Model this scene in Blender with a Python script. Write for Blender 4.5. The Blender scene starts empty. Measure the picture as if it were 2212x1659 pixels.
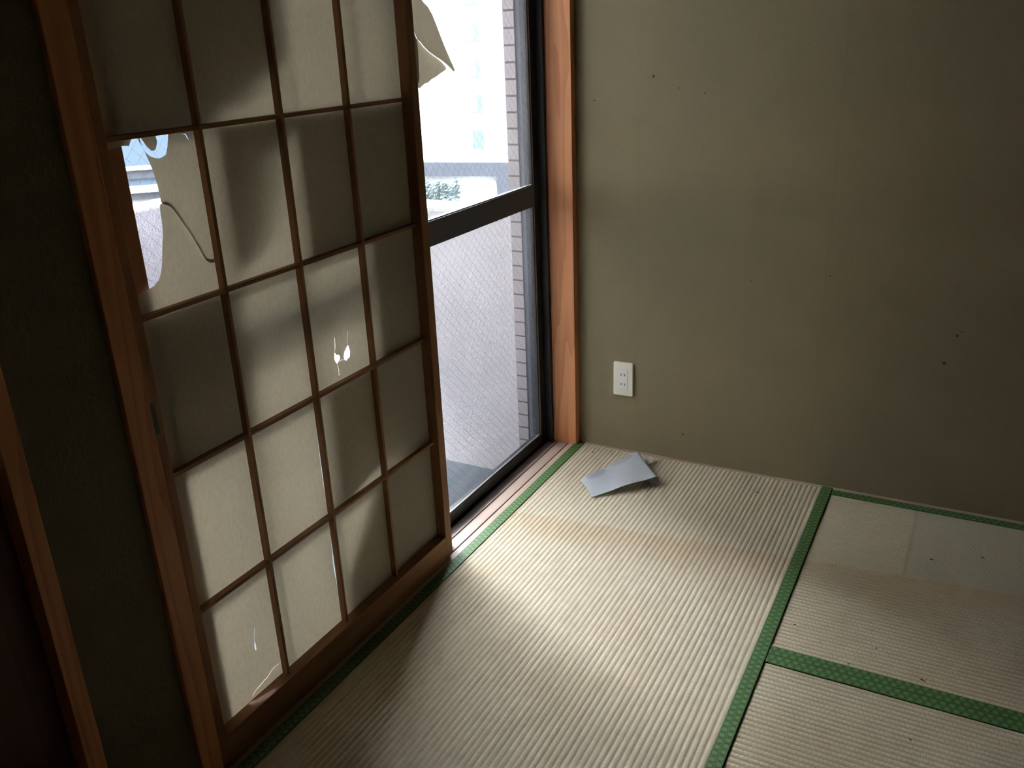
import bpy, bmesh, math, random
from mathutils import Vector, Matrix
from mathutils.geometry import delaunay_2d_cdt

random.seed(7)
scene = bpy.context.scene
COL = scene.collection

# ------------------------------------------------------------------ camera, sky, exposure
CAM = Vector((1.19252, -2.63091, 1.35696))
cd = bpy.data.cameras.new('camera')
cd.sensor_fit = 'HORIZONTAL'; cd.sensor_width = 36.0
cd.lens = 1908.07 * 36.0 / 2212.0
cd.clip_start = 0.02; cd.clip_end = 500
cam = bpy.data.objects.new('camera', cd); COL.objects.link(cam)
cam.location = CAM; cam.rotation_euler = (1.197308, 0.0397077, 0.4882104)
scene.camera = cam

world = bpy.data.worlds.new('overcast_sky'); scene.world = world
world.use_nodes = True
wt = world.node_tree
wb = wt.nodes['Background']
wb.inputs['Color'].default_value = (0.955, 0.985, 1.02, 1)
# overcast luminance: L = Lz (1 + 2 sin(elevation)) / 3
ZENITH = 136.0
wg = wt.nodes.new('ShaderNodeTexCoord'); wx = wt.nodes.new('ShaderNodeSeparateXYZ')
wm = wt.nodes.new('ShaderNodeMapRange'); wm.clamp = True
wm.inputs['From Min'].default_value = 0; wm.inputs['From Max'].default_value = 1
wm.inputs['To Min'].default_value = ZENITH / 3; wm.inputs['To Max'].default_value = ZENITH
wt.links.new(wg.outputs['Generated'], wx.inputs[0]); wt.links.new(wx.outputs['Z'], wm.inputs['Value'])
wt.links.new(wm.outputs[0], wb.inputs['Strength'])

vs = scene.view_settings
vs.view_transform = 'Standard'; vs.look = 'None'; vs.gamma = 1.0
vs.use_curve_mapping = False
vs.exposure = 0.0
scene.cycles.max_bounces = 10
scene.cycles.diffuse_bounces = 6
scene.cycles.transparent_max_bounces = 16

# ------------------------------------------------------------------ node helpers
class NT:
    def __init__(self, name):
        self.m = bpy.data.materials.new(name); self.m.use_nodes = True
        self.t = self.m.node_tree; self.t.nodes.clear()
        self.out = self.t.nodes.new('ShaderNodeOutputMaterial')
    def n(self, typ, **kw):
        nd = self.t.nodes.new(typ)
        for k, v in kw.items(): setattr(nd, k, v)
        return nd
    def link(self, a, b): self.t.links.new(a, b)
    def put(self, sock, v):
        if hasattr(v, 'is_linked') or isinstance(v, bpy.types.NodeSocket): self.link(v, sock)
        else:
            if isinstance(v, tuple) and len(v) == 3 and sock.type == 'RGBA': v = (*v, 1)
            sock.default_value = v
    def math(self, op, a, b=None, c=None, clamp=False):
        nd = self.n('ShaderNodeMath', operation=op, use_clamp=clamp)
        self.put(nd.inputs[0], a)
        if b is not None: self.put(nd.inputs[1], b)
        if c is not None: self.put(nd.inputs[2], c)
        return nd.outputs[0]
    def mix(self, f, a, b, blend='MIX'):
        nd = self.n('ShaderNodeMix', data_type='RGBA', blend_type=blend)
        self.put(nd.inputs[0], f); self.put(nd.inputs[6], a); self.put(nd.inputs[7], b)
        return nd.outputs[2]
    def ss(self, v, lo, hi):                      # smoothstep mask
        nd = self.n('ShaderNodeMapRange', interpolation_type='SMOOTHSTEP')
        self.put(nd.inputs[0], v); nd.inputs[1].default_value = lo; nd.inputs[2].default_value = hi
        return nd.outputs[0]
    def obj(self): return self.n('ShaderNodeTexCoord').outputs['Object']
    def pos(self): return self.n('ShaderNodeNewGeometry').outputs['Position']
    def xyz(self, v):
        nd = self.n('ShaderNodeSeparateXYZ'); self.link(v, nd.inputs[0]); return nd.outputs
    def scale(self, v, s):
        nd = self.n('ShaderNodeMapping'); self.link(v, nd.inputs[0]); nd.inputs['Scale'].default_value = s
        return nd.outputs[0]
    def noise(self, v, sc, det=3, rough=.55, dist=0.0):
        nd = self.n('ShaderNodeTexNoise'); self.link(v, nd.inputs['Vector'])
        nd.inputs['Scale'].default_value = sc; nd.inputs['Detail'].default_value = det
        nd.inputs['Roughness'].default_value = rough; nd.inputs['Distortion'].default_value = dist
        return nd.outputs[0]
    def bump(self, h, strength=.3, dist=.002):
        nd = self.n('ShaderNodeBump'); self.link(h, nd.inputs['Height'])
        nd.inputs['Strength'].default_value = strength; nd.inputs['Distance'].default_value = dist
        return nd.outputs[0]
    def principled(self, col, rough=.7, normal=None, spec=.3, metal=0.0):
        p = self.n('ShaderNodeBsdfPrincipled')
        self.put(p.inputs['Base Color'], col); self.put(p.inputs['Roughness'], rough)
        p.inputs['Specular IOR Level'].default_value = spec
        p.inputs['Metallic'].default_value = metal
        if normal is not None: self.link(normal, p.inputs['Normal'])
        self.link(p.outputs[0], self.out.inputs[0])
        return self.m

def flat(name, col, rough=.7, spec=.3, metal=0.0):
    return NT(name).principled(col, rough, None, spec, metal)

def wood(name, dark, light, axis, rough=.55, spec=.25, sc=1.0, rings=26):
    t = NT(name); o = t.obj()
    s = [1.0, 1.0, 1.0]; s[axis] = 0.06
    v = t.scale(o, tuple(s))
    warp = t.noise(v, 9 * sc, 2)
    fine = t.noise(t.scale(o, tuple([.012 if i == axis else 1 for i in range(3)])), 260 * sc, 2)
    w = t.math('FRACT', t.math('MULTIPLY', warp, rings * .35))
    ring = t.math('MULTIPLY', t.ss(w, .35, 1.0), .55)
    f = t.math('ADD', ring, t.math('MULTIPLY', t.math('SUBTRACT', fine, .5), .7), clamp=True)
    blot = t.noise(o, 3.0, 3)
    c = t.mix(f, light, dark)
    c = t.mix(t.math('MULTIPLY', t.ss(blot, .45, .75), .35), c, dark)
    return t.principled(c, rough, t.bump(fine, .12, .0006), spec)

def plaster(name, a, b, marks=()):
    t = NT(name); p = t.pos()
    big = t.noise(p, 1.6, 4); mid = t.noise(p, 14, 3)
    gr = t.noise(p, 260, 3, .7); gr2 = t.noise(p, 90, 2)
    c = t.mix(t.ss(big, .3, .7), a, b)
    c = t.mix(t.math('MULTIPLY', t.ss(mid, .45, .8), .18), c, tuple(k * .72 for k in a))
    c = t.mix(t.math('MULTIPLY', t.math('SUBTRACT', gr, .35, clamp=True), .5), c, tuple(k * .5 for k in a))
    x = t.xyz(p)
    if marks:
        # wallpaper seams: faint vertical joints with a slightly different tint to one side
        for sx, w in ((.222, .05), (.80, .07)):
            wob = t.math('ADD', x[0], t.math('MULTIPLY', t.math('SUBTRACT', mid, .5), .006))
            d = t.math('ABSOLUTE', t.math('SUBTRACT', wob, sx))
            c = t.mix(t.math('MULTIPLY', t.math('SUBTRACT', 1.0, t.ss(d, .001, .006)), w * 1.5), c, tuple(k * .6 for k in a))
        for (mx, mz, r) in marks:
            dx = t.math('SUBTRACT', x[0], mx); dz = t.math('SUBTRACT', x[2], mz)
            d = t.math('SQRT', t.math('ADD', t.math('MULTIPLY', dx, dx), t.math('MULTIPLY', dz, dz)))
            d = t.math('ADD', d, t.math('MULTIPLY', t.math('SUBTRACT', gr2, .5), r * 1.2))
            c = t.mix(t.math('MULTIPLY', t.math('SUBTRACT', 1.0, t.ss(d, r * .5, r)), .75), c, (.03, .024, .012))
    h = t.math('ADD', t.math('MULTIPLY', gr, .6), gr2)
    return t.principled(c, .92, t.bump(h, .55, .0016), .12)

def paper_mat(name, col, trans, mix=.5):
    t = NT(name); p = t.pos()
    fib = t.noise(t.scale(p, (1, 1, .45)), 150, 4, .7)
    fib2 = t.noise(p, 420, 2, .6); blot = t.noise(p, 7, 3)
    k = t.math('ADD', t.math('MULTIPLY', t.math('SUBTRACT', fib, .5), 1.3), t.math('MULTIPLY', t.math('SUBTRACT', fib2, .5), .7))
    k = t.math('ADD', k, t.math('MULTIPLY', t.math('SUBTRACT', blot, .5), .5))
    k = t.math('ADD', k, .5, clamp=True)
    cd_ = t.mix(k, tuple(c * .78 for c in col), col)
    ct = t.mix(k, tuple(c * .66 for c in trans), tuple(min(1, c * 1.25) for c in trans))
    d = t.n('ShaderNodeBsdfDiffuse'); t.put(d.inputs[0], cd_)
    tr = t.n('ShaderNodeBsdfTranslucent'); t.put(tr.inputs[0], ct)
    nb = t.bump(fib, .12, .0006)
    t.link(nb, d.inputs['Normal'])
    mx = t.n('ShaderNodeMixShader'); mx.inputs[0].default_value = mix
    t.link(d.outputs[0], mx.inputs[1]); t.link(tr.outputs[0], mx.inputs[2])
    t.link(mx.outputs[0], t.out.inputs[0])
    return t.m

def glass_mat(name, tint, dirt=.0):
    t = NT(name)
    tr = t.n('ShaderNodeBsdfTransparent'); tr.inputs[0].default_value = (*tint, 1)
    gl = t.n('ShaderNodeBsdfGlossy'); gl.inputs['Roughness'].default_value = .03
    fr = t.n('ShaderNodeFresnel'); fr.inputs[0].default_value = 1.4
    mx = t.n('ShaderNodeMixShader'); t.link(t.math('MULTIPLY', fr.outputs[0], .08), mx.inputs[0])
    t.link(tr.outputs[0], mx.inputs[1]); t.link(gl.outputs[0], mx.inputs[2])
    # thin film of dust on the glass
    du = t.n('ShaderNodeBsdfTranslucent'); du.inputs[0].default_value = (.8, .82, .86, 1)
    p = t.pos(); spk = t.ss(t.noise(p, 170, 3, .7), .62, .75); hz = t.noise(p, 5, 4)
    f = t.math('ADD', t.math('MULTIPLY', hz, dirt), t.math('MULTIPLY', spk, dirt * 1.5))
    m2 = t.n('ShaderNodeMixShader'); t.link(f, m2.inputs[0])
    t.link(mx.outputs[0], m2.inputs[1]); t.link(du.outputs[0], m2.inputs[2])
    t.link(m2.outputs[0], t.out.inputs[0])
    return t.m

def rush_mat(name, ridge_axis):
    """woven rush; ridges run along ridge_axis (0 = x, 1 = y), strands cross them"""
    t = NT(name); p = t.pos(); x = t.xyz(p)
    al = x[ridge_axis]; ac = x[1 - ridge_axis]
    sv = [1, 1, 1]; sv[ridge_axis] = 1.0; sv[1 - ridge_axis] = .07
    strand = t.noise(t.scale(p, tuple(sv)), 520, 2, .6)          # thin strands lying across the ridges
    sv2 = [1, 1, 1]; sv2[ridge_axis] = .35; sv2[1 - ridge_axis] = 1
    tuft = t.noise(t.scale(p, tuple(sv2)), 75, 2, .6)
    big = t.noise(p, 2.2, 4); mid = t.noise(p, 11, 3)
    c = t.mix(strand, (.54, .465, .345), (.78, .705, .57))
    c = t.mix(t.math('MULTIPLY', t.ss(tuft, .4, .75), .35), c, (.43, .345, .24))
    c = t.mix(t.math('MULTIPLY', t.ss(big, .42, .72), .45), c, (.52, .40, .26))
    c = t.mix(t.math('MULTIPLY', t.ss(mid, .5, .8), .2), c, (.40, .31, .2))
    # old sun-bleached rectangle left by furniture along the back wall
    yy = t.math('ADD', x[1], t.math('MULTIPLY', t.math('SUBTRACT', mid, .5), .02))
    yl = t.math('ADD', t.math('MULTIPLY', x[0], .11), -.545)
    d = t.math('SUBTRACT', yy, yl)
    c = t.mix(t.math('MULTIPLY', t.ss(d, -.006, .012), .42), c, (.60, .57, .45))
    band = t.math('MULTIPLY', t.ss(d, -.19, -.02), t.math('SUBTRACT', 1.0, t.ss(d, -.01, .006)))
    c = t.mix(t.math('MULTIPLY', band, .38), c, (.47, .335, .20))
    if ridge_axis == 0:
        e = t.math('SUBTRACT', x[0], t.math('ADD', 1.134, t.math('MULTIPLY', t.math('SUBTRACT', mid, .5), .015)))
        grn = t.math('MULTIPLY', t.ss(e, -.002, .004), t.ss(d, -.002, .01))
        c = t.mix(t.math('MULTIPLY', grn, .55), c, (.47, .47, .37))
        lin = t.math('MULTIPLY', t.math('SUBTRACT', 1.0, t.ss(t.math('ABSOLUTE', t.math('ADD', e, .006)), .001, .010)), t.ss(d, -.002, .01))
        c = t.mix(t.math('MULTIPLY', lin, .35), c, (.24, .20, .14))
    # weave: bundles of strands meet in a running bond from ridge to ridge
    ri = t.math('FLOOR', t.math('DIVIDE', ac, .0145))
    par = t.math('MULTIPLY', t.math('ABSOLUTE', t.math('MODULO', ri, 2.0)), .5)
    fr = t.math('FRACT', t.math('ADD', t.math('ADD', t.math('DIVIDE', al, .0102), par), t.math('MULTIPLY', tuft, .5)))
    gap = t.math('ADD', t.math('SUBTRACT', 1.0, t.ss(fr, .02, .16)), t.ss(fr, .9, 1.0), clamp=True)
    c = t.mix(t.math('MULTIPLY', gap, .30 if ridge_axis == 0 else .10), c, (.26, .19, .11))
    if ridge_axis == 0:
        c = t.mix(1.0, c, (1.0, .975, .89), 'MULTIPLY')
    else:
        c = t.mix(1.0, c, (1.0, .970, .915), "MULTIPLY")
    k = (.7, .8, .6, .42) if ridge_axis == 0 else (.6, .5, .15, .26)
    h = t.math('SUBTRACT', t.math('ADD', t.math('MULTIPLY', strand, k[0]), t.math('MULTIPLY', tuft, k[1])), t.math('MULTIPLY', gap, k[2]))
    return t.principled(c, .8, t.bump(h, k[3], .0012), .2)

def border_mat(name, axis, u0):
    """green brocade tape with two rows of roundels in hexagons; tape runs along axis, u0 = one edge"""
    t = NT(name); p = t.pos(); x = t.xyz(p)
    u = t.math('SUBTRACT', x[1 - axis], u0); v = x[axis]
    S, PV = .0155, .0180
    def lat(ou, ov):
        a = t.math('SUBTRACT', t.math('FRACT', t.math('ADD', t.math('DIVIDE', t.math('SUBTRACT', u, ou), 2 * S), 40.5)), .5)
        b = t.math('SUBTRACT', t.math('FRACT', t.math('ADD', t.math('DIVIDE', t.math('SUBTRACT', v, ov), PV), 400.5)), .5)
        a = t.math('MULTIPLY', a, 2 * S); b = t.math('MULTIPLY', b, PV)
        r = t.math('SQRT', t.math('ADD', t.math('MULTIPLY', a, a), t.math('MULTIPLY', b, b)))
        return a, b, r
    a1, b1, r1 = lat(.008, 0); a2, b2, r2 = lat(.008 + S, PV / 2)
    r = t.math('MINIMUM', r1, r2)
    other = t.math('MAXIMUM', r1, r2)
    edge = t.math('SUBTRACT', other, r)                      # small near the hexagon outline
    first = t.math('LESS_THAN', r1, r2)
    a = t.math('ADD', t.math('MULTIPLY', a1, first), t.math('MULTIPLY', a2, t.math('SUBTRACT', 1.0, first)))
    b = t.math('ADD', t.math('MULTIPLY', b1, first), t.math('MULTIPLY', b2, t.math('SUBTRACT', 1.0, first)))
    pet = t.math('SINE', t.math('MULTIPLY', t.math('ARCTAN2', a, b), 12.0))
    disc = t.math('SUBTRACT', 1.0, t.ss(r, .0055, .0061))
    net = t.math('SUBTRACT', 1.0, t.ss(edge, .0022, .0032))
    base = (.040, .112, .034); lightg = (.27, .385, .14)
    c = t.mix(t.math('MULTIPLY', net, .75), base, (.10, .215, .065))
    c = t.mix(t.math('MULTIPLY', disc, t.math('ADD', .46, t.math('MULTIPLY', pet, .20))), c, lightg)
    th = t.noise(p, 900, 2, .6)
    c = t.mix(t.math('MULTIPLY', t.math('SUBTRACT', th, .3, clamp=True), .5), c, (.07, .15, .05))
    return t.principled(c, .6, t.bump(th, .3, .0005), .35)

def stucco_mat(name, col, bump=.8):
    t = NT(name); p = t.pos()
    a = t.noise(p, 70, 4, .65); b = t.noise(p, 210, 2); g = t.noise(p, 2.5, 3)
    v = t.n('ShaderNodeTexVoronoi'); t.link(p, v.inputs['Vector']); v.inputs['Scale'].default_value = 110
    c = t.mix(t.ss(g, .3, .7), tuple(k * .92 for k in col), col)
    h = t.math('ADD', t.math('ADD', a, t.math('MULTIPLY', b, .35)), t.math('MULTIPLY', v.outputs['Distance'], .5))
    return t.principled(c, .9, t.bump(h, bump, .004), .15)

# ------------------------------------------------------------------ materials
M = {}
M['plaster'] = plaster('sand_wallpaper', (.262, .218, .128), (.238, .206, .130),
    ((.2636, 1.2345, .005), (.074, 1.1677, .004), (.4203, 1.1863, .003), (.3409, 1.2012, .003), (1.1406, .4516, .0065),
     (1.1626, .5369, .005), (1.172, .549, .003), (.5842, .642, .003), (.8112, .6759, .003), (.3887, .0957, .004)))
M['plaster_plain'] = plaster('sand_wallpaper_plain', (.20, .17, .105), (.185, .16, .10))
M['jamb'] = wood('cedar_jamb', (.50, .17, .068), (.74, .325, .145), 2, .5, .3, 1.0, 30)
M['jamb_y'] = wood('cedar_lintel', (.44, .17, .075), (.62, .30, .15), 1, .5, .3)
def sill_mat():
    m = wood('sill_wood', (.46, .32, .25), (.60, .46, .38), 1, .45, .35); t = NT.__new__(NT); t.m = m; t.t = m.node_tree
    p = [n for n in t.t.nodes if n.type == 'BSDF_PRINCIPLED'][0]; src = p.inputs['Base Color'].links[0].from_socket
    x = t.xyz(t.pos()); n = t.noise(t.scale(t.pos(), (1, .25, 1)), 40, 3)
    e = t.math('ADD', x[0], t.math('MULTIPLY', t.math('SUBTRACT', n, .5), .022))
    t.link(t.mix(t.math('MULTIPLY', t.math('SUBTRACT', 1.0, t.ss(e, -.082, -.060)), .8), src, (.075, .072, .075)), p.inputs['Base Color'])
    return m
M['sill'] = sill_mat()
M['dark_groove'] = flat('sill_groove', (.16, .055, .04), .7)
M['shoji_z'] = wood('shoji_wood_upright', (.19, .085, .038), (.33, .165, .08), 2, .55, .25)
M['shoji_y'] = wood('shoji_wood_cross', (.19, .085, .038), (.33, .165, .08), 1, .55, .25)
M['paper'] = paper_mat('shoji_paper', (.80, .745, .61), (.150, .128, .088), .5)
M['pull'] = flat('pull_metal', (.012, .013, .010), .45, .5)
M['sash'] = flat('bronze_aluminium', (.016, .015, .017), .42, .45)
M['sash_glare'] = flat('bronze_aluminium_glare', (.10, .108, .13), .5, .4)  # sky glare on the middle rail is put into this paler blue-grey
M['bead'] = flat('glazing_bead', (.26, .26, .25), .45, .5)
M['gasket'] = flat('gasket_rubber', (.06, .052, .045), .7, .3)
M['glass'] = glass_mat('wired_glass', (.95, .97, .985), .035)
M['wire'] = flat('glass_wire', (.17, .17, .18), .6, .3)
M['rush_y'] = rush_mat('rush_weave_along_window', 1)
M['rush_x'] = rush_mat('rush_weave_across', 0)
M['mat_core'] = flat('straw_core', (.30, .23, .14), .9, .1)
M['yose'] = wood('edge_strip_wood', (.34, .24, .17), (.50, .38, .29), 0, .6, .25)
M['underfloor'] = flat('floor_boards', (.12, .09, .06), .9, .1)
M['ceiling'] = wood('ceiling_board', (.10, .068, .04), (.16, .11, .065), 1, .7, .2)
M['closet'] = wood('closet_panel_wood', (.055, .018, .012), (.11, .04, .025), 2, .45, .3)
M['cream'] = flat('aged_cream_plastic', (.86, .81, .66), .35, .4)
M['white_plastic'] = flat('white_plastic', (.86, .85, .81), .35, .4)
M['slot'] = flat('slot_dark', (.05, .048, .042), .6, .2)
M['stucco'] = stucco_mat('parapet_stucco', (.68, .625, .635))
M['coping'] = stucco_mat('parapet_coping', (.86, .85, .84), .3)
M['mortar'] = stucco_mat('grey_mortar', (.15, .165, .21), .4)
M['tile'] = flat('pink_tile', (.39, .345, .35), .4, .4)
M['joint'] = flat('tile_joint', (.15, .13, .135), .9, .1)
M['balcony_floor'] = stucco_mat('balcony_coating', (.11, .13, .155), .25)
M['soffit'] = flat('balcony_soffit', (.45, .45, .45), .9, .1)

# ------------------------------------------------------------------ mesh helpers
def bx(bm, x0, x1, y0, y1, z0, z1, bev=0.0):
    vs_ = [bm.verts.new((x, y, z)) for x in (x0, x1) for y in (y0, y1) for z in (z0, z1)]
    f = []
    for q in ((0, 1, 3, 2), (4, 6, 7, 5), (0, 4, 5, 1), (2, 3, 7, 6), (0, 2, 6, 4), (1, 5, 7, 3)):
        f.append(bm.faces.new([vs_[i] for i in q]))
    if bev > 0:
        es = list({e for fa in f for e in fa.edges})
        bmesh.ops.bevel(bm, geom=es, offset=bev, segments=2, affect='EDGES', profile=.5)
    return bm

def obox(bm, o, t, n, s0, s1, n0, n1, z0, z1):
    """box in a frame turned about z: t along the facade, n towards the viewer"""
    vs_ = [bm.verts.new((o[0] + t[0] * s + n[0] * d, o[1] + t[1] * s + n[1] * d, z)) for s in (s0, s1) for d in (n0, n1) for z in (z0, z1)]
    for q in ((0, 1, 3, 2), (4, 6, 7, 5), (0, 4, 5, 1), (2, 3, 7, 6), (0, 2, 6, 4), (1, 5, 7, 3)):
        bm.faces.new([vs_[i] for i in q])
    return bm

def wpos(o):
    v = Vector((0, 0, 0))
    while o is not None:
        v = v + o.location; o = o.parent
    return v

def link(name, bm, mat, parent=None, origin=None, smooth=False):
    """bm holds world coordinates; the mesh is moved into the object's own frame"""
    bmesh.ops.recalc_face_normals(bm, faces=bm.faces[:])
    off = wpos(parent) if parent is not None else Vector(origin or (0, 0, 0))
    bmesh.ops.translate(bm, verts=bm.verts[:], vec=-off)
    me = bpy.data.meshes.new(name); bm.to_mesh(me); bm.free()
    me.materials.append(mat)
    if smooth:
        for p in me.polygons: p.use_smooth = True
    o = bpy.data.objects.new(name, me); COL.objects.link(o)
    if parent is not None: o.parent = parent
    else: o.location = off
    return o

def box(name, dims, mat, parent=None, bev=0.0, origin=None):
    bm = bmesh.new(); bx(bm, *dims, bev)
    if parent is None and origin is None:
        origin = ((dims[0] + dims[1]) / 2, (dims[2] + dims[3]) / 2, dims[4])
    return link(name, bm, mat, parent, origin)

def thing(name, label, cat, loc, group=None):
    o = bpy.data.objects.new(name, None); COL.objects.link(o); o.location = loc
    o.empty_display_size = .05
    return tag(o, label, cat, group)

def tag(o, label, cat, group=None, kind=None):
    if label: o['label'] = label
    if cat: o['category'] = cat
    if group: o['group'] = group
    if kind: o['kind'] = kind
    return o

def struct(o, label=None, cat=None):
    o['kind'] = 'structure'
    if label: o['label'] = label
    if cat: o['category'] = cat
    return o

def anchor(name, loc, label=None, cat=None):
    o = bpy.data.objects.new(name, None); COL.objects.link(o); o.location = loc
    o.empty_display_size = .05
    return struct(o, label, cat)

# ------------------------------------------------------------------ room shell
RX, RY, CZ = 2.66, -3.54, 2.32          # far side, rear side, ceiling
HEAD = 1.80                              # underside of the lintel
struct(box('wall_back', (-.15, RX + .15, 0.0, .14, -.3, CZ + .2), M['plaster']),
       'olive sand-textured back wall with a power outlet low at its left', 'wall')
wl = anchor('wall_left', (-.06, -1.9, -.05), 'dark olive plaster wall carrying the balcony window', 'wall')
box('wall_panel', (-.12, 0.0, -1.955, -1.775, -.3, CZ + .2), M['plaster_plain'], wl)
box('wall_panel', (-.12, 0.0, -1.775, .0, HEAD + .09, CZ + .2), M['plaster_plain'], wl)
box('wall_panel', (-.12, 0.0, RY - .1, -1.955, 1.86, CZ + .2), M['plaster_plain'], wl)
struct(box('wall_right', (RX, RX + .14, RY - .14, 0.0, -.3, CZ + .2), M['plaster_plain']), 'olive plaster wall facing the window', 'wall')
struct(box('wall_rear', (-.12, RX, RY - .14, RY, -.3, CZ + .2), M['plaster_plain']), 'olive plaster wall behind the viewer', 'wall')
struct(box('ceiling', (-.12, RX, RY, 0.0, CZ, CZ + .16), M['ceiling']), 'dim brown board ceiling', 'ceiling')
struct(box('floor', (-.10, RX, RY, 0.0, -.30, -.056), M['underfloor']), 'board floor beneath the tatami mats', 'floor')
struct(box('baseboard_back', (.033, RX, -.0145, 0.0, -.05, .001), M['yose'], bev=.0008), 'thin wooden edging strip between tatami and back wall', 'edging')
# closet door and post beside the window wall
d1 = anchor('door_1', (-.03, -2.5, 0), 'dark reddish-brown closet door at the left edge', 'door')
box('door_panel', (-.05, -.02, RY, -1.985, 0.0, 1.86), M['closet'], d1)
box('door_rail', (-.02, -.012, RY, -1.985, .86, .90), M['closet'], d1, .001)
struct(box('trim_1', (-.06, .012, -1.987, -1.955, -.01, 1.86), M['jamb'], bev=.0012), 'slim vertical wooden door post at the left edge', 'post')
# window surround
struct(box('trim_2', (-.115, .011, -1.7785, -1.731, -.01, HEAD + .09), M['jamb'], bev=.0015), 'wooden window jamb to the left of the paper screens', 'jamb')
struct(box('trim_3', (-.078, .0095, -.030, .02, -.01, HEAD + .09), M['jamb'], bev=.0012), 'orange cedar window jamb standing against the back wall', 'jamb')
struct(box('trim_4', (-.115, .012, -1.731, -.030, HEAD, HEAD + .09), M['jamb_y'], bev=.0015), 'wooden lintel above the window', 'lintel')
# grooved sill
bm = bmesh.new()
prof = [(-.095, -.05), (-.095, .000), (-.0645, .000), (-.0640, -.004), (-.0595, -.004), (-.0590, .000), (-.0245, .000), (-.0240, -.004), (-.0195, -.004), (-.0190, .000), (-.0012, .000), (-.0005, -.0008), (-.0005, -.05)]
va = [bm.verts.new((x, -1.731, z)) for x, z in prof]; vb = [bm.verts.new((x, -.030, z)) for x, z in prof]
for i in range(len(prof)):
    j = (i + 1) % len(prof); bm.faces.new((va[i], va[j], vb[j], vb[i]))
bm.faces.new(va); bm.faces.new(vb)
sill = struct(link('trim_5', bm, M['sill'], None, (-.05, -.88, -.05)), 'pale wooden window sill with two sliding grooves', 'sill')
for gx in (-.06175, -.02175):
    box('groove', (gx - .0021, gx + .0021, -1.73, -.031, -.0045, -.0036), M['dark_groove'], sill)

# ------------------------------------------------------------------ tatami mats
def ridged(x0, x1, y0, y1, axis, z, pitch=.0145, h=.0019):
    bm = bmesh.new()
    a0, a1 = (y0, y1) if axis == 1 else (x0, x1)
    c0, c1 = (x0, x1) if axis == 1 else (y0, y1)
    n = round((c1 - c0) / pitch); K = 7
    L = 70
    rnd = random.Random(int((x0 + 3) * 100 + (y0 + 5) * 37))
    ph = [(rnd.uniform(0, 6.28), rnd.uniform(3, 9), rnd.uniform(.2, 1)) for _ in range(n + 1)]
    rows = []
    for l in range(L + 1):
        a = a0 + (a1 - a0) * l / L
        row = []
        for i in range(n):
            for k in range(K if i < n - 1 else K + 1):
                t = k / K
                jit = .0007 * ((1 - t) * ph[i][2] * math.sin(ph[i][1] * a + ph[i][0]) + t * ph[i + 1][2] * math.sin(ph[i + 1][1] * a + ph[i + 1][0]))
                c = c0 + (c1 - c0) * (i + t) / n + (jit if 0 < i + t < n else 0)
                zz = z - h + h * (abs(math.sin(math.pi * t)) ** .62)
                row.append(bm.verts.new((c, a, zz) if axis == 1 else (a, c, zz)))
        rows.append(row)
    for l in range(L):
        for k in range(len(rows[0]) - 1):
            bm.faces.new((rows[l][k], rows[l][k + 1], rows[l + 1][k + 1], rows[l + 1][k]))
    return bm

def tape(name, x0, x1, y0, y1, z, mat, parent):
    bm = bmesh.new(); bx(bm, x0, x1, y0, y1, z - .012, z + .0022, .0008)
    return link(name, bm, mat, parent)

W = .88; HW = .0315
def tatami(x0, x1, y0, y1, axis, z, label):
    """mat with woven face and a cloth border along both long sides (axis = long direction)"""
    t = thing('tatami_mat', label, 'tatami mat', ((x0 + x1) / 2, (y0 + y1) / 2, -.056), 'tatami mats')
    box('mat_core', (x0, x1, y0, y1, -.0555, z - .006), M['mat_core'], t)
    if axis == 1:
        o = link('woven_face', ridged(x0 + HW - .002, x1 - HW + .002, y0, y1, 1, z), M['rush_y'], t, smooth=True)
        tape('border_tape', x0, x0 + HW, y0, y1, z, border_mat('green_brocade', 1, x0), t)
        tape('border_tape', x1 - HW, x1, y0, y1, z, border_mat('green_brocade', 1, x1 - HW), t)
    else:
        o = link('woven_face', ridged(x0, x1, y0 + HW - .002, y1 - HW + .002, 0, z), M['rush_x'], t, smooth=True)
        tape('border_tape', x0, x1, y0, y0 + HW, z, border_mat('green_brocade', 0, y0), t)
        tape('border_tape', x0, x1, y1 - HW, y1, z, border_mat('green_brocade', 0, y1 - HW), t)
    return t
tatami(.0005, .8797, -1.768, -.006, 1, 0.0, 'tatami mat lying along the window sill with ridges parallel to it')
tatami(.8812, 2.655, -.8876, -.0160, 0, -.0012, 'tatami mat along the foot of the back wall')
tatami(.8812, 2.655, -1.768, -.8880, 0, -.0012, 'tatami mat in the lower right corner, one row in front of the wall mat')
tatami(.0005, 1.77, -2.65, -1.771, 0, -.0035, 'tatami mat just beyond the bottom edge of the view')
tatami(.0005, 1.77, -3.532, -2.653, 0, -.0035, 'rearmost tatami mat behind the viewer')
tatami(1.773, 2.655, -3.532, -1.771, 1, -.0035, 'tatami mat along the wall facing the window')

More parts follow.
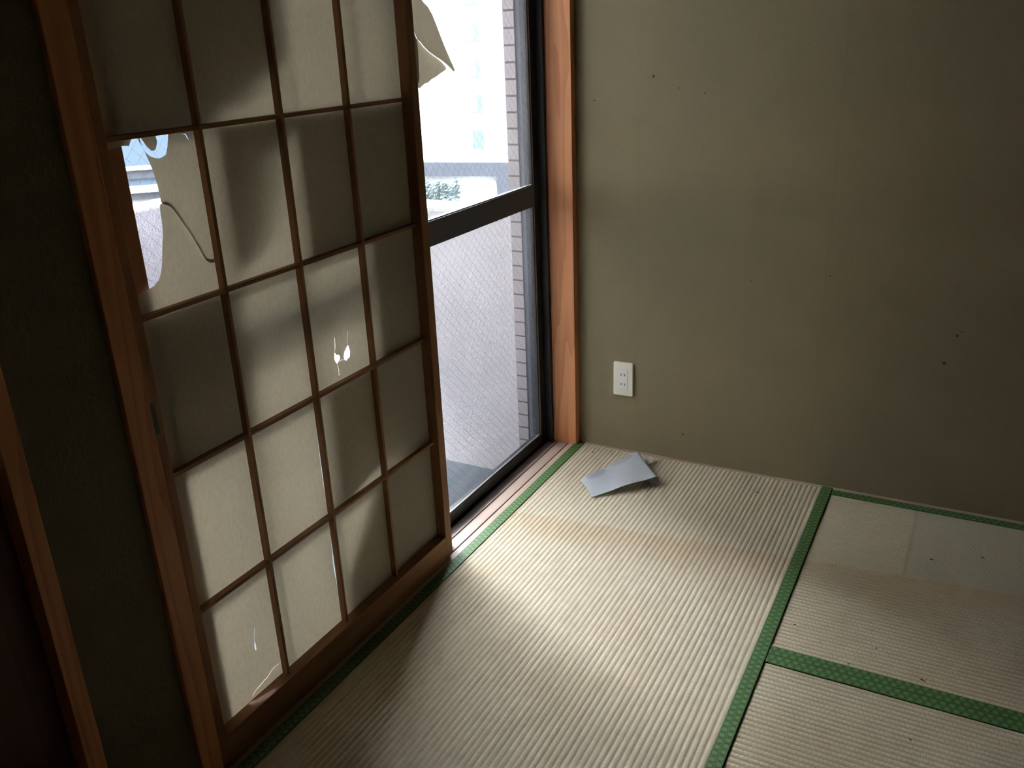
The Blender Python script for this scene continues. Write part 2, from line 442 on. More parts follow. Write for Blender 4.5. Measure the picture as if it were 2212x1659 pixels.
# ------------------------------------------------------------------ paper screens
def cut_sheet(outer, holes, x, thick=.0):
    """flat sheet in the plane x, outline and holes given as (y, z)"""
    pts = [Vector(p) for p in outer]; faces = [list(range(len(outer)))]
    for h in holes:
        b = len(pts); pts += [Vector(p) for p in h]; faces.append(list(range(b, b + len(h))))
    v, e, f, ov, oe, of = delaunay_2d_cdt(pts, [], faces, 1, 1e-6)
    bm = bmesh.new()
    vv = [bm.verts.new((x, p[0], p[1])) for p in v]
    def inside(q, poly):
        r = False; j = len(poly) - 1
        for i in range(len(poly)):
            (ya, za), (yb, zb) = poly[i], poly[j]
            if (za > q[1]) != (zb > q[1]) and q[0] < (yb - ya) * (q[1] - za) / (zb - za) + ya: r = not r
            j = i
        return r
    for fa in f:
        cen = (sum(v[i][0] for i in fa) / len(fa), sum(v[i][1] for i in fa) / len(fa))
        if not inside(cen, outer) or any(inside(cen, h) for h in holes): continue
        try: bm.faces.new([vv[i] for i in fa])
        except ValueError: pass
    loose = [w for w in bm.verts if not w.link_faces]
    bmesh.ops.delete(bm, geom=loose, context='VERTS')
    return bm

def crack(pts, w):
    """thin tapering slit around a polyline"""
    n = len(pts); a = []; b = []
    for i, (y, z) in enumerate(pts):
        p = pts[max(i - 1, 0)]; q = pts[min(i + 1, n - 1)]
        dy, dz = q[0] - p[0], q[1] - p[1]; l = math.hypot(dy, dz) or 1
        k = w * (.25 + .75 * math.sin(math.pi * (i + .5) / n))
        a.append((y - dz / l * k, z + dy / l * k)); b.append((y + dz / l * k, z - dy / l * k))
    return a + b[::-1]

COLY = [-1.4927, -1.2850, -1.0775]
ROWZ = [1.8100, 1.5245, 1.2350, .9445, .6535, .3625]
def screen(label, dy, xf, missing, special, pull):
    """sliding paper screen; xf = room-side face, dy = shift along the window"""
    yl0, yl1, yr0, yr1 = -1.7275 + dy, -1.696 + dy, -.866 + dy, -.8365 + dy
    xb = xf - .030; xk0, xk1 = xb, xb + .0145; xp = xb - .0008
    zt = HEAD - .012
    t = thing('paper_screen', label, 'shoji screen', (xf - .015, (yl0 + yr1) / 2, .0), 'sliding paper screens')
    st = box('stile', (xb, xf, yl0, yl1, .012, zt), M['shoji_z'], t, .0012)
    if pull:
        box('finger_pull', (xf - .0003, xf + .0006, -1.7200 + dy, -1.7065 + dy, .7485, .8075), M['pull'], st, .0002)
    box('stile', (xb, xf, yr0, yr1, .012, zt), M['shoji_z'], t, .0012)
    br = box('bottom_rail', (xb, xf - .0006, yl1, yr0, .003, .0765), M['shoji_y'], t, .0012)
    box('foot_tongue', (xf - .022, xf - .008, yl0, yr1, .0012, .013), M['shoji_y'], br)
    box('top_rail', (xb, xf - .0006, yl1, yr0, zt - .035, zt), M['shoji_y'], t, .0012)
    ys = [yl1] + [c + dy for c in COLY] + [yr0]
    for c in ys[1:4]:
        box('lattice_bar', (xk0, xk1, c - .0041, c + .0041, .076, zt - .034), M['shoji_z'], t, .0006)
    zs = [zt - .035] + ROWZ[1:] + [.0765]
    for z in zs[1:-1]:
        for i in range(4):
            a = ys[i] + (.0041 if i else 0); b = ys[i + 1] - (.0041 if i < 3 else 0)
            box('lattice_bar', (xk0, xk1, a, b, z - .0041, z + .0041), M['shoji_y'], t, .0006)
    for r in range(len(zs) - 1):
        for c in range(4):
            if (r, c) in missing: continue
            y0, y1, z0, z1 = ys[c] - .003, ys[c + 1] + .003, zs[r + 1] - .003, zs[r] + .003
            if c == 0: y0 = ys[c] - .006
            outer, holes = [(y0, z0), (y1, z0), (y1, z1), (y0, z1)], []
            if (r, c) in special:
                outer, holes = special[(r, c)](y0, y1, z0, z1)
            link('paper_pane', cut_sheet(outer, holes, xp), M['paper'], t)
    return t, xp

# --- front screen: torn panes traced from the sheet itself
TEAR = [(-1.5919, 1.1228), (-1.5860, 1.1180), (-1.5799, 1.1165), (-1.5740, 1.1120), (-1.5687, 1.1060), (-1.5610, 1.0930), (-1.5530, 1.0770), (-1.5450, 1.0650), (-1.5387, 1.0520), (-1.5320, 1.0370),
        (-1.5267, 1.0270), (-1.5240, 1.0180), (-1.5166, 1.0053), (-1.5080, 1.0005), (-1.4990, .9973)]
def torn_main(y0, y1, z0, z1):
    # lower half of the pane; a wide strip is torn away along the stile
    edge = [(-1.5935, 1.1195), (-1.5950, 1.1120), (-1.5958, 1.1002), (-1.5966, 1.085), (-1.5986, 1.0687), (-1.6025, 1.058), (-1.6047, 1.0484), (-1.6090, 1.031), (-1.6146, 1.0136), (-1.6180, 1.0060), (-1.6241, .9961),
             (-1.6305, .9935), (-1.6360, .9890), (-1.6422, .9876), (-1.6560, .9850), (-1.6709, .982), (y0, .978)]
    return [(y0, z0), (y1, z0), (y1, 1.005)] + [(y + .003, z + .006) for y, z in TEAR[::-1]][1:-1] + edge, []
def torn_upper(y1, z1):
    outer = TEAR + [(y1, 1.0), (y1, z1), (-1.5522, z1), (-1.5522, 1.227), (-1.5579, 1.2093), (-1.5638, 1.1977), (-1.572, 1.1945), (-1.5781, 1.1933),
             (-1.5857, 1.1947), (-1.5915, 1.1968), (-1.5974, 1.1998), (-1.6047, 1.2068), (-1.6085, 1.2180), (-1.6104, 1.2254), (-1.6112, z1), (-1.6145, z1), (-1.6131, 1.2247), (-1.6100, 1.2190),
             (-1.6078, 1.2151), (-1.6044, 1.2027), (-1.6010, 1.1930), (-1.5986, 1.1838), (-1.5960, 1.1750), (-1.5948, 1.1669), (-1.5922, 1.150), (-1.5921, 1.137)]
    slit = [(-1.5241, 1.2286), (-1.5193, 1.2256), (-1.5148, 1.2272), (-1.5091, 1.2151), (-1.5136, 1.2198), (-1.5153, 1.2247)]
    return outer, [slit]
def two_holes(y0, y1, z0, z1):
    h1 = [(-1.1997, .7253), (-1.1969, .7229), (-1.1934, .7178), (-1.1875, .7169), (-1.1823, .7122), (-1.1828, .7057), (-1.1885, .7017), (-1.1949, .6972), (-1.2002, .7045), (-1.2025, .7127)]
    h2 = [(-1.1531, .7279), (-1.1495, .7256), (-1.1476, .7168), (-1.1460, .7099), (-1.1491, .6985), (-1.1586, .6961), (-1.1630, .6938), (-1.1700, .6993), (-1.1697, .7073), (-1.1652, .7169)]
    c = [crack([(-1.1932, .7589), (-1.1948, .7376), (-1.1985, .7262)], .0006), crack([(-1.1529, .7290), (-1.1524, .7388), (-1.1476, .7595)], .0004),
         crack([(-1.1951, .6962), (-1.1921, .6814), (-1.1930, .6704), (-1.1991, .6577)], .0006), crack([(-1.1935, .6990), (-1.1857, .7012), (-1.1774, .7012), (-1.1712, .6993)], .0003)]
    return [(y0, z0), (y1, z0), (y1, z1), (y0, z1)], [h1, h2] + c
def low_tear(y0, y1, z0, z1):
    s = [(-1.5577, .2053), (-1.5568, .1993), (-1.5558, .1918), (-1.5560, .1798), (-1.5596, .1810), (-1.5601, .1894)]
    u = crack([(-1.5500, .2330), (-1.5545, .2230), (-1.5576, .2065)], .0005)
    t = [(-1.5025, .1041), (-1.5163, .1057), (-1.5269, .1031), (-1.5382, .0960), (-1.5516, .0948), (-1.5669, .0911), (-1.5786, .0889), (-1.5896, .0825), (-1.6015, .0795)]
    return [(y0, z0), (y1, z0), (y1, z1), (y0, z1)], [s, u, crack(t, .00075)]
def edge_gap4(y0, y1, z0, z1):
    e = y1 - .003
    return [(y0, z0), (e - .0006, z0), (e - .0026, .375), (e - .0030, .41), (e - .0046, .455), (e - .0042, .50), (e - .0038, .54), (e - .0018, .59), (e + .001, .62), (y1, z1), (y0, z1)], []
def edge_gap5(y0, y1, z0, z1):
    e = y1 - .003
    return [(y0, z0), (e - .0002, z0), (e - .0016, .10), (e - .0024, .15), (e - .0062, .205), (e - .0075, .235), (e - .0044, .27), (e - .0032, .31), (e - .0024, .34), (y1, z1), (y0, z1)], []
front, xp1 = screen('front paper screen, its lattice facing the room, with torn panes', 0.0, -.010, (),
    {(2, 0): torn_main, (3, 2): two_holes, (5, 0): low_tear, (4, 1): edge_gap4, (5, 1): edge_gap5}, True)
# loose upper layer of the torn pane, its free edge curling towards the room
bm = cut_sheet(*torn_upper(-1.4937, 1.2380), xp1 + .0006)
for v in bm.verts:
    v.co.x += .003 * max(0, min(1, (1.13 - v.co.z) / .12)) * max(0, min(1, (-1.497 - v.co.y) / .05)) + .0008
link('torn_layer', bm, M['paper'], front)
tab = [(-1.6085, 1.2305), (-1.6060, 1.2200), (-1.6041, 1.2147), (-1.6003, 1.2092), (-1.5960, 1.2080), (-1.5899, 1.2100), (-1.5840, 1.2164), (-1.5800, 1.2220), (-1.5782, 1.2305)]
bm = cut_sheet(tab, [], xp1 + .001)
for v in bm.verts: v.co.x += .010 * max(0, (1.2305 - v.co.z) / .022)
link('torn_layer', bm, M['paper'], front)
tab = [(-1.7005, 1.2305), (-1.7005, 1.2260), (-1.6850, 1.2205), (-1.6640, 1.2180), (-1.6460, 1.2215), (-1.6330, 1.2200), (-1.6260, 1.2305)]
link('torn_layer', cut_sheet(tab, [], xp1 + .0006), M['paper'], front)

# --- rear screen, slid almost behind the front one; most of its paper is gone
def torn_12(y0, y1, z0, z1):
    m = (y0 + y1) / 2
    return [(y0, z0 + .028), (m - .02, z0 + .030), (m + .015, z0 + .055), (m + .05, z0 + .085), (y1, z0 + .11), (y1, z1), (y0, z1)], []
def torn_22(y0, y1, z0, z1):
    return [(y0, z0 + .03), (y0 + .05, z0 + .045), (y0 + .10, z0 + .07), (y0 + .125, z0 + .12), (y0 + .145, z0 + .18), (y0 + .155, z0 + .23), (y1, z1 - .02), (y1, z1), (y0, z1)], []
def torn_43(y0, y1, z0, z1):
    return [(y0, z0 + .02), (y0 + .06, z0 + .03), (y0 + .13, z0 + .05), (y1, z0 + .06), (y1, z1), (y0, z1)], []
def torn_44(y0, y1, z0, z1):
    return [(y0, z0 + .075), (y0 + .03, z0 + .05), (y0 + .08, z0 + .02), (y0 + .11, z0), (y1, z0), (y1, z1), (y0, z1)], []
def torn_53(y0, y1, z0, z1):
    return [(y0, z0), (y1, z0), (y1, z1), (y0 + .15, z1), (y0 + .10, z1 - .06), (y0 + .04, z1 - .14), (y0, z1 - .20)], []
rear, xp2 = screen('rear paper screen with most panes torn out, slid behind the front screen', .054, -.046,
    {(1, 2), (1, 3), (2, 0), (3, 1), (3, 2), (4, 0), (4, 1), (5, 0), (5, 1)},
    {(1, 1): torn_12, (2, 1): torn_22, (4, 2): torn_43, (4, 3): torn_44, (5, 2): torn_53}, False)
# torn flap hanging off the rear screen's closing stile
XF = xp2 - .006
whole = [(-.7480, 1.3900), (-.7340, 1.3860), (-.7200, 1.3650), (-.7090, 1.3590), (-.6900, 1.3450), (-.6660, 1.3330), (-.6430, 1.3236), (-.6210, 1.3155), (-.6000, 1.3072), (-.5767, 1.2945),
         (-.5745, 1.2878), (-.5900, 1.2840), (-.6112, 1.2791), (-.6320, 1.2730), (-.6560, 1.2683), (-.6750, 1.2610), (-.6900, 1.2600), (-.7039, 1.2551), (-.7110, 1.2520), (-.7199, 1.2489), (-.7316, 1.2618), (-.7420, 1.2640), (-.7520, 1.3000)]
bm = cut_sheet(whole, [], XF)
for v in bm.verts:
    k = max(0, (v.co.y + .74)); v.co.x -= .35 * k * k + .03 * max(0, 1.38 - v.co.z)
flap = link('torn_flap', bm, M['paper'], rear)
fold = [(-.8050, 1.5150), (-.7050, 1.5100), (-.6960, 1.4600), (-.6884, 1.4473), (-.6657, 1.4352), (-.6473, 1.4175), (-.6310, 1.3950), (-.6152, 1.3715), (-.5990, 1.3490), (-.5813, 1.3270), (-.5600, 1.3030), (-.5430, 1.2861),
        (-.5480, 1.2815), (-.5552, 1.2810), (-.5600, 1.2850), (-.5767, 1.2938), (-.6020, 1.3052), (-.6230, 1.3135), (-.6460, 1.3214), (-.6700, 1.3310), (-.6931, 1.3428), (-.7127, 1.3572), (-.7239, 1.3630), (-.7380, 1.3838), (-.7600, 1.4100)]
bm = cut_sheet(fold, [], XF + .004)
for v in bm.verts:
    k = max(0, (v.co.y + .74)); v.co.x -= .35 * k * k - .004 * min(1, 6 * k)
link('folded_layer', bm, M['paper'], flap)
crease = [(-.7378, 1.3790), (-.7278, 1.3631), (-.7262, 1.3400), (-.7275, 1.3000), (-.7290, 1.2750), (-.7320, 1.2625), (-.7390, 1.2640), (-.7500, 1.3000), (-.7560, 1.3800)]
link('folded_layer', cut_sheet(crease, [], XF + .006), M['paper'], flap)

# ------------------------------------------------------------------ aluminium window
wf = anchor('window_1', (-.115, -.88, .0), 'black aluminium frame of the balcony window', 'window frame')
box('frame_jamb', (-.155, -.0785, -.044, .0005, -.035, HEAD + .08), M['sash'], wf, .001)
box('frame_jamb', (-.155, -.1155, -1.770, -1.731, -.035, HEAD + .08), M['sash'], wf, .001)
box('frame_sill', (-.165, -.0955, -1.731, -.044, -.06, -.004), M['sash'], wf, .001)
box('track', (-.118, -.112, -1.731, -.044, -.004, .006), M['sash'], wf)
box('track', (-.152, -.146, -1.731, -.044, -.004, .006), M['sash'], wf)
box('frame_head', (-.155, -.0955, -1.731, -.044, HEAD - .012, HEAD + .08), M['sash'], wf, .001)

def wires(y0, y1, z0, z1, x, sp=.022 * math.sqrt(2)):
    bm = bmesh.new(); r = .00026
    def seg(p, q, r):
        d = Vector((0, q[0] - p[0], q[1] - p[1])); n = Vector((0, -d.z, d.y)).normalized() * r; u = Vector((r, 0, 0))
        P, Q = Vector((x, *p)), Vector((x, *q))
        a = [bm.verts.new(P + k) for k in (n, u, -n, -u)]; b = [bm.verts.new(Q + k) for k in (n, u, -n, -u)]
        for i in range(4): bm.faces.new((a[i], a[(i + 1) % 4], b[(i + 1) % 4], b[i]))
    for s in (1, -1):
        c = -6.0
        while c < 6:
            # z = s*y + c
            ya, yb = (z0 - c) / s, (z1 - c) / s
            lo, hi = max(min(ya, yb), y0), min(max(ya, yb), y1)
            if hi - lo > .004: seg((lo, s * lo + c), (hi, s * hi + c), r if s < 0 else r * .6)
            c += sp
    return bm

def sash(label, y0, y1, xc, st_l, st_r, face):
    z0, zt = .0065, HEAD - .02
    t = thing('sliding_sash', label, 'window sash', (xc, (y0 + y1) / 2, z0), 'sliding glass sashes')
    a, b = xc - .013, xc + .013
    gl, gr = y0 + st_l, y1 - st_r
    zb, zm0, zm1 = .042, .8485, .9190
    box('stile', (a, b, y0, gl, z0, zt), M['sash'], t, .001)
    box('stile', (a, b, gr, y1, z0, zt), M['sash'], t, .001)
    box('bottom_rail', (a, b, gl, gr, z0, zb - .003), M['sash'], t, .001)
    box('middle_rail', (a, b, gl, gr, zm0 + .003, zm1 - .003), M['sash_glare'] if face else M['sash'], t, .0012)
    box('top_rail', (a, b, gl, gr, zt - .05, zt), M['sash'], t, .001)
    for (p, q) in ((zb, zm0), (zm1, zt - .053)):
        g = box('glass_pane', (xc - .003, xc + .003, gl - .004, gr + .004, p - .005, q + .005), M['glass'], t)
        w = link('wire_mesh', wires(gl + .001, gr - .001, p, q, xc), M['wire'], g); w['kind'] = 'stuff'
        # rubber gaskets and the pale glazing bead line beside the stile
        box('gasket', (xc + .0032, b - .003, gr - .010, gr, p - .003, q + .003), M['gasket'], t)
        box('gasket', (xc + .0032, b - .003, gl, gl + .010, p - .003, q + .003), M['gasket'], t)
        box('gasket', (xc + .0032, b - .004, gl + .010, gr - .010, p - .003, p + .0005), M['bead'], t)
        box('gasket', (xc + .0032, b - .004, gl + .010, gr - .010, q - .0005, q + .003), M['gasket'], t)
        box('glazing_bead', (b - .0028, b - .0004, gr - .0042, gr - .0014, p - .002, q + .002), M['bead'], t)
    return t
sash('black-framed wired glass sash in front of the pink balcony wall', -.905, -.046, -.115, .045, .034, True)
sash('black-framed wired glass sash behind the paper screens', -1.729, -.870, -.149, .034, .045, False)

# ------------------------------------------------------------------ balcony
BZ, BT, PX = -.247, .775, -1.75
struct(box('floor_balcony', (-2.0, -.15, -2.6, 3.0, BZ - .15, BZ), M['balcony_floor']), 'blue-grey coated balcony floor outside the window', 'balcony floor')
pe = anchor('wall_balcony_end', (-1.0, .18, BZ), 'pinkish stucco parapet at the end of the balcony, square to the window', 'parapet')
box('parapet_face', (PX + .0, -.2905, .10, .25, BZ, BT), M['stucco'], pe)
box('coping', (PX, -.2905, .098, .252, BT, BT + .012), M['coping'], pe, .002)
pf = anchor('wall_balcony_front', (PX - .07, -1.2, BZ), 'low stucco parapet along the front of the balcony', 'parapet')
box('parapet_face', (PX - .15, PX, -2.6, .25, BZ, BT), M['stucco'], pf)
box('coping', (PX - .152, PX + .002, -2.6, .252, BT, BT + .012), M['coping'], pf, .002)
struct(box('wall_balcony_side', (-1.9, -.15, -2.75, -2.6, BZ, 2.4), flat('cement_board', (.12, .12, .12), .9, .1)), 'grey board partition closing the other end of the balcony', 'partition')
struct(box('ceiling_balcony', (-1.92, -.12, -2.75, 1.6, CZ + .10, CZ + .22), M['soffit']), 'slab roofing the balcony', 'slab')
we = anchor('wall_exterior', (-.22, .3, BZ), 'tiled outer pier at the corner of the balcony opening', 'pier')
box('pier_core', (-.2865, -.15, .103, 8.0, BZ, CZ + .1), M['mortar'], we)
box('upper_wall', (-.2865, -.15, .103, 8.0, CZ + .22, 9.0), M['mortar'], we)
box('lower_wall', (-.2865, -.15, .103, 8.0, -9.6, BZ - .15), M['mortar'], we)
box('joint_bed', (-.2905, -.2465, .1008, .104, BZ, CZ + .1), M['joint'], we)
# outer walls left of the opening
box('wall_return', (-.20, -.12, -2.6, -1.770, BZ, CZ + .1), M['mortar'], we)
box('wall_head', (-.20, -.12, -1.770, .103, HEAD + .08, CZ + .1), M['mortar'], we)
box('wall_foot', (-.162, -.10, -2.6, .103, BZ, -.06), M['mortar'], we)
bm = bmesh.new(); bx(bm, -.0215, .0215, -.004, .0, .0, .0468, .0014)
tile0 = link('tile', bm, M['tile'], we)
tile0.data.transform(Matrix.Translation(wpos(we)))
z = BZ + .004; k = 0
while z < CZ + .04:
    o = tile0 if k == 0 else tile0.copy()
    if k: COL.objects.link(o)
    o.parent = we
    o.location = Vector((-.2685 + random.uniform(-.0004, .0004), .1008, z)) - we.location
    z += .0527; k += 1

# ------------------------------------------------------------------ town beyond the balcony
AZN = math.radians(100.0); D0 = 56.0
TN = Vector((math.cos(AZN - math.pi / 2), math.sin(AZN - math.pi / 2), 0)); NN = Vector((-math.cos(AZN), -math.sin(AZN), 0))
FO = Vector((CAM.x, CAM.y, 0)) - NN * D0
def fac(az, tan=None):
    a = math.radians(az) - AZN
    s = -D0 * math.tan(a)
    return s if tan is None else (s, CAM.z + D0 / math.cos(a) * tan)
GZ = -9.6
far_wall = flat('white_render', (.17, .176, .176), .9, .1)
far_glass = flat('pale_window', (.019, .0268, .026), .4, .3)
far_glass2 = flat('pale_window_reflection', (.026, .033, .032), .3, .3)
far_frame = flat('grey_blue_beam', (.0048, .0060, .0092), .8, .2)
far_alcove = flat('alcove_wall', (.22, .23, .235), .9, .1)
hedge_m = None
def far(name, s0, s1, n0, n1, z0, z1, mat, parent):
    bm = bmesh.new(); obox(bm, FO, TN, NN, s0, s1, n0, n1, z0, z1)
    return link(name, bm, mat, parent)
sB0, sB1 = fac(131.5), fac(110.0)
bz = fac(120, -.131)[1]
bl = thing('white_building', 'white rendered building with a column of small windows seen through the glass', 'building', tuple(FO + TN * ((sB0 + sB1) / 2) + Vector((0, 0, GZ))))
far('wall', sB0, sB1, -9, 0, bz + .26, 14, far_wall, bl)
s_l, s_r = fac(120.68), fac(119.95)
for (tz1, tz0) in ((-.0924, -.1112), (-.0554, -.0730), (-.0205, -.0371), (.016, -.001), (.052, .035)):
    z1, z0 = fac(120.3, tz1)[1], fac(120.3, tz0)[1]
    fr_ = far('window_frame', s_l - .06, s_r + .06, -.02, .06, z0 - .10, z0, far_glass2, bl)
    m = s_l + (s_r - s_l) * .52
    low = tz1 < -.09
    far('window_pane', s_l, m, .0, .03, z0, z1, far_glass if low else far_wall, bl)  # upper left panes take wall white as painted sky reflection
    far('window_pane', m + .03, s_r, .0, .035, z0, z1, far_glass if tz1 < -.05 else far_glass2, bl)
# grey-blue portal of the ground floor
zt0 = fac(123.87, -.1293)[1]; zt1 = fac(121.5, -.1402)[1]
pt = thing('entrance_portal', 'grey-blue beam and post framing the ground floor under the white building', 'portal', tuple(FO + TN * fac(121) + Vector((0, 0, GZ))))
far('beam', fac(131), fac(118.45), -.3, .25, zt1, bz + .25, far_frame, pt)
far('post', fac(119.22), fac(118.4), -.3, .25, GZ, zt1, far_frame, pt)
far('recess_wall', fac(131), fac(119.22), -1.0, -.6, GZ, zt1, far_alcove, pt)
far('side_wall', fac(118.4), fac(110), -5.0, -.2, GZ, bz + .25, far_frame, pt)
# hedge under the beam
t = NT('hedge_leaves'); p = t.pos()
t.principled(t.mix(t.ss(t.noise(p, 5, 3), .35, .65), (.011, .020, .019), (.024, .036, .035)), .8)
hedge_m = t.m
def leaf_clump(name, s0, s1, n0, n1, z0, z1, count, size, mat, parent):
    bm = bmesh.new()
    for i in range(count):
        s, n, zz = random.uniform(s0, s1), random.uniform(n0, n1), z0 + (z1 - z0) * random.random() ** .8 * (1 - .25 * random.random())
        c = FO + TN * s + NN * n + Vector((0, 0, zz)); r = size * random.uniform(.6, 1.3)
        a = Vector((random.uniform(-1, 1), random.uniform(-1, 1), random.uniform(-1, 1))).normalized()
        b = a.orthogonal().normalized(); d = a.cross(b)
        q = [bm.verts.new(c + b * r), bm.verts.new(c + d * r * .5), bm.verts.new(c - b * r), bm.verts.new(c - d * r * .5)]
        bm.faces.new(q)
    return link(name, bm, mat, parent)
hz1 = fac(122.6, -.1425)[1]; hz0 = fac(122.6, -.1705)[1]
hs0, hs1 = fac(126.5), fac(121.45)
hg = thing('hedge', 'pale green clipped hedge under the grey-blue beam', 'hedge', tuple(FO + TN * ((hs0 + hs1) / 2) + NN * 1.2 + Vector((0, 0, GZ))))
lc = leaf_clump('foliage', hs0, hs1, .5, 1.9, hz0, hz1, 5200, .16, hedge_m, hg); lc['kind'] = 'stuff'
far('planter', hs0 - .2, hs1 + .2, .4, 2.0, GZ, hz0 + .05, far_wall, hg)
struct(box('ground_street', (-160, 60, 3.5, 160, GZ - .3, GZ), flat('pale_paving', (.075, .077, .08), .9, .1)), 'pale paved ground far below the balcony', 'ground')
struct(box('ground_yard', (-160, -6, -80, 3.5, GZ - .3, GZ), flat('asphalt_yard', (.05, .051, .053), .9, .1)), 'pale paved yard below the balcony', 'ground')
# banded building seen through the tear
az = math.radians(140.5); DB = 34.0
TB = Vector((math.cos(az - math.pi / 2 - .12), math.sin(az - math.pi / 2 - .12), 0)); NB = Vector((-TB.y, TB.x, 0)); NB = -NB if NB.dot(Vector((math.cos(az), math.sin(az), 0))) > 0 else NB
OB = Vector((CAM.x, CAM.y, 0)) + Vector((math.cos(az), math.sin(az), 0)) * DB
b2 = thing('banded_building', 'pale blue building with white ledges and grey bands behind the torn pane', 'building', (OB.x, OB.y, GZ))
blue_w = flat('pale_blue_render', (.0095, .0150, .0215), .9, .1); ledge_w = flat('white_ledge', (.06, .062, .064), .9, .1); band_g = flat('grey_band', (.0092, .0103, .0125), .9, .1)
def bz_(tn): return CAM.z + DB * tn
def band(name, t0, t1, depth, mat, s1=5):
    bm = bmesh.new(); obox(bm, OB, TB, NB, -75, s1, -9, depth, bz_(t0), bz_(t1)); return link(name, bm, mat, b2)
band('wall', -.1065, .45, 0.0, blue_w)
band('ledge', -.1102, -.1065, .25, ledge_w)
band('band', -.1190, -.1102, .10, band_g)
band('band', -.1262, -.1190, .0, blue_w)
band('ledge', -.1325, -.1262, .35, ledge_w)
band('band', -.1402, -.1325, .12, band_g)
bm = bmesh.new(); obox(bm, OB, TB, NB, -75, 5, -9, .0, GZ, bz_(-.1402)); link('base', bm, ledge_w, b2)

# added unseen block across from the balcony, blocks sky to shape the light falloff
ob = thing('added_sky_blocker', 'added unseen brown block keeping part of the sky off the balcony', 'building', (-12, -13, GZ))
bm = bmesh.new(); bx(bm, -17, -8, -30, 3.0, GZ, 13); link('wall', bm, flat('sky_blocker_brown', (.21, .195, .185), .9, .1), ob)
for k in range(7):
    bm = bmesh.new(); bx(bm, -8.0, -7.75, -30, 3.0, GZ + 2.2 + 3 * k, GZ + 2.5 + 3 * k); link('ledge', bm, band_g, ob)
    for j in range(9):
        y = 1.2 - 3.4 * j
        bm = bmesh.new(); bx(bm, -8.0, -7.97, y - .7, y + .7, GZ + 3.2 + 3 * k, GZ + 4.6 + 3 * k); link('window_pane', bm, far_glass, ob)

# ------------------------------------------------------------------ power outlet
ox, oz = .1764, .2652
ot = thing('power_outlet', 'cream double power outlet low on the olive wall', 'power outlet', (ox, 0, oz - .06))
bm = bmesh.new(); bx(bm, ox - .035, ox + .035, -.0075, .0, oz - .06, oz + .06)
ve = [e for e in bm.edges if abs(e.verts[0].co.y - e.verts[1].co.y) > .005]
bmesh.ops.bevel(bm, geom=ve, offset=.0045, segments=4, affect='EDGES', profile=.5)
fe = [e for e in bm.edges if e.verts[0].co.y < -.007 and e.verts[1].co.y < -.007]
bmesh.ops.bevel(bm, geom=fe, offset=.0024, segments=3, affect='EDGES', profile=.5)
pl = link('cover_plate', bm, M['cream'], ot)
inn = box('socket_insert', (ox - .0165, ox + .0165, -.0088, -.007, oz - .0345, oz + .0345), M['white_plastic'], ot, .0006)
for dz in (.0165, -.0175):
    for dx in (-.0065, .0065):
        box('socket_surround', (ox + dx - .0052, ox + dx + .0052, -.0094, -.0086, oz + dz - .0060, oz + dz + .0060), M['white_plastic'], inn, .0003)
        box('socket_slot', (ox + dx - .0012, ox + dx + .0012, -.0096, -.0090, oz + dz - .0040, oz + dz + .0040), M['slot'], inn)

# ------------------------------------------------------------------ curled paper on the mat
t = NT('stained_tracing_paper'); p = t.pos()
fb = t.noise(p, 160, 3, .7); fb2 = t.noise(p, 30, 3); pv = t.xyz(p)
c = t.mix(fb2, (.46, .495, .53), (.56, .595, .63)); c = t.mix(t.math('MULTIPLY', fb, .25), c, (.40, .425, .46))
ax, ay = .496, .868                         # direction of the strip on the floor
for (cx, cy, ra, rb) in ((.222, -.138, .047, .017), (.172, -.238, .040, .020)):     # two glue stains along the far edge
    dx = t.math('SUBTRACT', pv[0], cx); dy = t.math('SUBTRACT', pv[1], cy)
    la = t.math('DIVIDE', t.math('ADD', t.math('MULTIPLY', dx, ax), t.math('MULTIPLY', dy, ay)), ra)
    lb = t.math('DIVIDE', t.math('SUBTRACT', t.math('MULTIPLY', dx, ay), t.math('MULTIPLY', dy, ax)), rb)
    r2 = t.math('ADD', t.math('MULTIPLY', la, la), t.math('MULTIPLY', lb, lb))
    r2 = t.math('ADD', r2, t.math('MULTIPLY', t.math('SUBTRACT', fb2, .5), .8))
    c = t.mix(t.math('MULTIPLY', t.math('SUBTRACT', 1.0, t.ss(r2, .9, 1.08)), .55), c, (.27, .275, .33))
d = t.n('ShaderNodeBsdfDiffuse'); t.put(d.inputs[0], c); tr = t.n('ShaderNodeBsdfTranslucent'); tr.inputs[0].default_value = (.5, .5, .5, 1)
mx = t.n('ShaderNodeMixShader'); mx.inputs[0].default_value = .12
t.link(d.outputs[0], mx.inputs[1]); t.link(tr.outputs[0], mx.inputs[2]); t.link(mx.outputs[0], t.out.inputs[0])
tracing = t.m
A, B = Vector((.1345, -.2780, .0)), Vector((.2160, -.3670, .0)); C, D = Vector((.2500, -.0760, .0)), Vector((.3665, -.2130, .0))
bm = bmesh.new(); rows = []
NW = 10
e = ((C - A) + (D - B)).normalized()
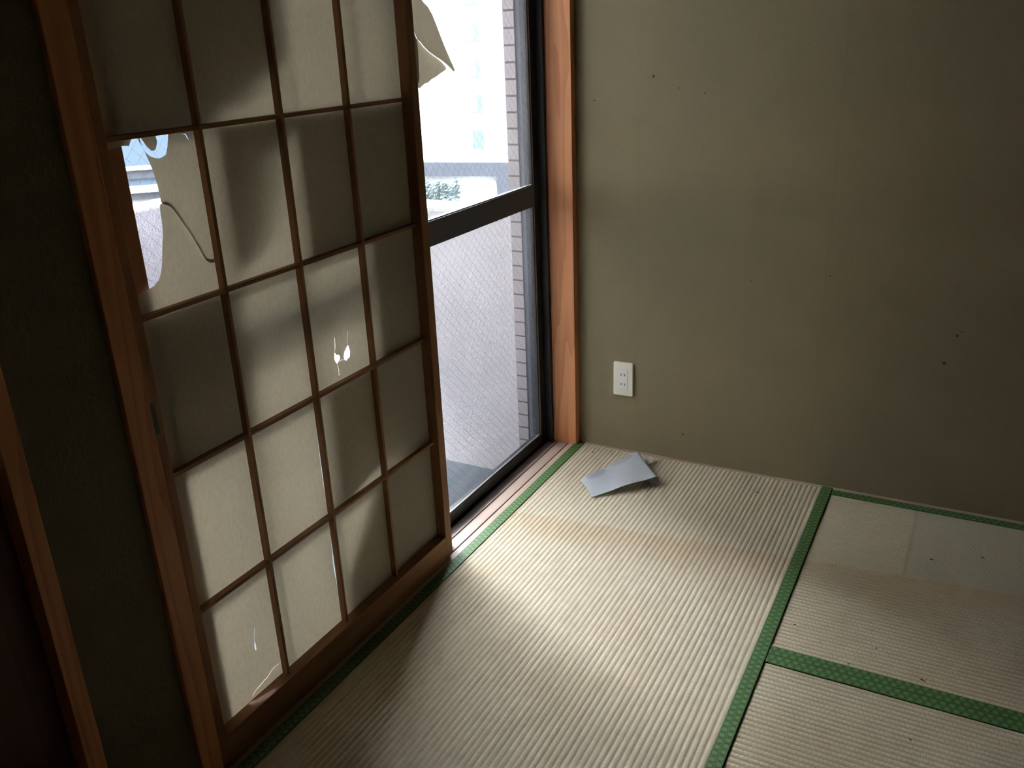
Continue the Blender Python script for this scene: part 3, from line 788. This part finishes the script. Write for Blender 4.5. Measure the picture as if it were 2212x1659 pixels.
for i in range(19 + 10):
    row = []
    for w in range(NW + 1):
        f = w / NW
        if i < 19:
            u = i / 18
            q = A.lerp(B, f).lerp(C.lerp(D, f), u)
            zz = .0035 + .033 * (u ** .85) * (1 - .10 * f) + .002 * math.sin(9 * u + 3 * f)
            if i == 0: q = q + e * random.uniform(-.003, .003)
            if w in (0,): q = q + (A - B).normalized() * (.003 * math.sin(23 * u) + .002 * math.sin(57 * u))
        else:
            th = math.radians(21 * (i - 18)); r = .0155 + .0015 * f
            q = C.lerp(D, f) + e * (r * math.sin(th) * .95)
            zz = .0365 * (1 - .10 * f) + .0008 - r * (1 - math.cos(th)) + .002 * math.sin(9 + 3 * f)
        row.append(bm.verts.new((q.x, q.y, max(zz, .0015))))
    rows.append(row)
for i in range(len(rows) - 1):
    for w in range(NW): bm.faces.new((rows[i][w], rows[i][w + 1], rows[i + 1][w + 1], rows[i + 1][w]))
cp = link('curled_paper', bm, tracing, None, (.24, -.22, 0), smooth=True)
tag(cp, 'blue-grey strip of torn paper curled up on the tatami below the outlet', 'paper')
# small crumple behind it
bm = bmesh.new()
vv = [bm.verts.new(v) for v in ((.276, -.052, .003), (.290, -.040, .012), (.305, -.058, .020), (.298, -.083, .004), (.312, -.075, .010), (.284, -.070, .014))]
for f in ((0, 1, 5), (1, 2, 5), (2, 4, 5), (4, 3, 5), (3, 0, 5)): bm.faces.new([vv[i] for i in f])
tag(link('paper_scrap', bm, flat('scrap_paper', (.6, .6, .58), .9, .1), None, (.29, -.06, .0)), 'tiny pale crumpled paper scrap behind the curled paper strip', 'paper scrap')

# ------------------------------------------------------------------ bits of debris on the mats
deb = flat('dry_rush_bit', (.035, .025, .015), 1.0, 0.0)
def bit(x, y, ang, ln, z, name='rush_scrap'):
    bm = bmesh.new(); ring = []
    for i in range(5):
        s = (i / 4 - .5) * ln; r = .0011 * (1 - (2 * i / 4 - 1) ** 2 * .7) + .0003
        c = Vector((x + s * math.cos(ang) - .15 * s * s / ln * math.sin(ang), y + s * math.sin(ang) + .15 * s * s / ln * math.cos(ang), z + r))
        n = Vector((-math.sin(ang), math.cos(ang), 0))
        ring.append([bm.verts.new(c + n * r * math.cos(a) + Vector((0, 0, r * math.sin(a)))) for a in (0, 1.57, 3.14, 4.71)])
    for i in range(4):
        for k in range(4): bm.faces.new((ring[i][k], ring[i][(k + 1) % 4], ring[i + 1][(k + 1) % 4], ring[i + 1][k]))
    bm.faces.new(ring[0]); bm.faces.new(ring[-1])
    return link(name, bm, deb, None, (x, y, z))
for (x, y, a, l, z, lab) in (
        (.6736, -.1273, -.2, .013, 0, 'dark rush scrap on the window-side mat, close to the back wall'),
        (1.1853, -.3119, .2, .009, -.0012, 'dark rush scrap in the pale patch of the wall mat, the left of two'),
        (1.3073, -.2490, -.5, .010, -.0012, 'dark rush scrap in the pale patch of the wall mat, the right of two'),
        (1.0538, -.8469, .4, .007, -.0012, 'dark speck on the wall mat, touching the upper side of the paired green borders'),
        (1.1017, -.7630, .2, .005, -.0012, 'small round dark speck in the brownish part of the wall mat'),
        (1.2065, -.8351, -.3, .013, -.0012, 'long thin dark scrap beside the paired green borders on the wall mat'),
        (1.1996, -1.0346, -.6, .008, -.0012, 'dark rush scrap on the mat in the lower right corner'),
        (.0892, -.0651, .5, .006, 0, 'tiny dark speck on the mat by the foot of the orange jamb'),
        (.9145, -.7520, .3, .005, -.0012, 'tiny dark speck on the wall mat near its left border')):
    tag(bit(x, y, a, l, z), lab, 'debris', 'loose rush scraps on the mats')
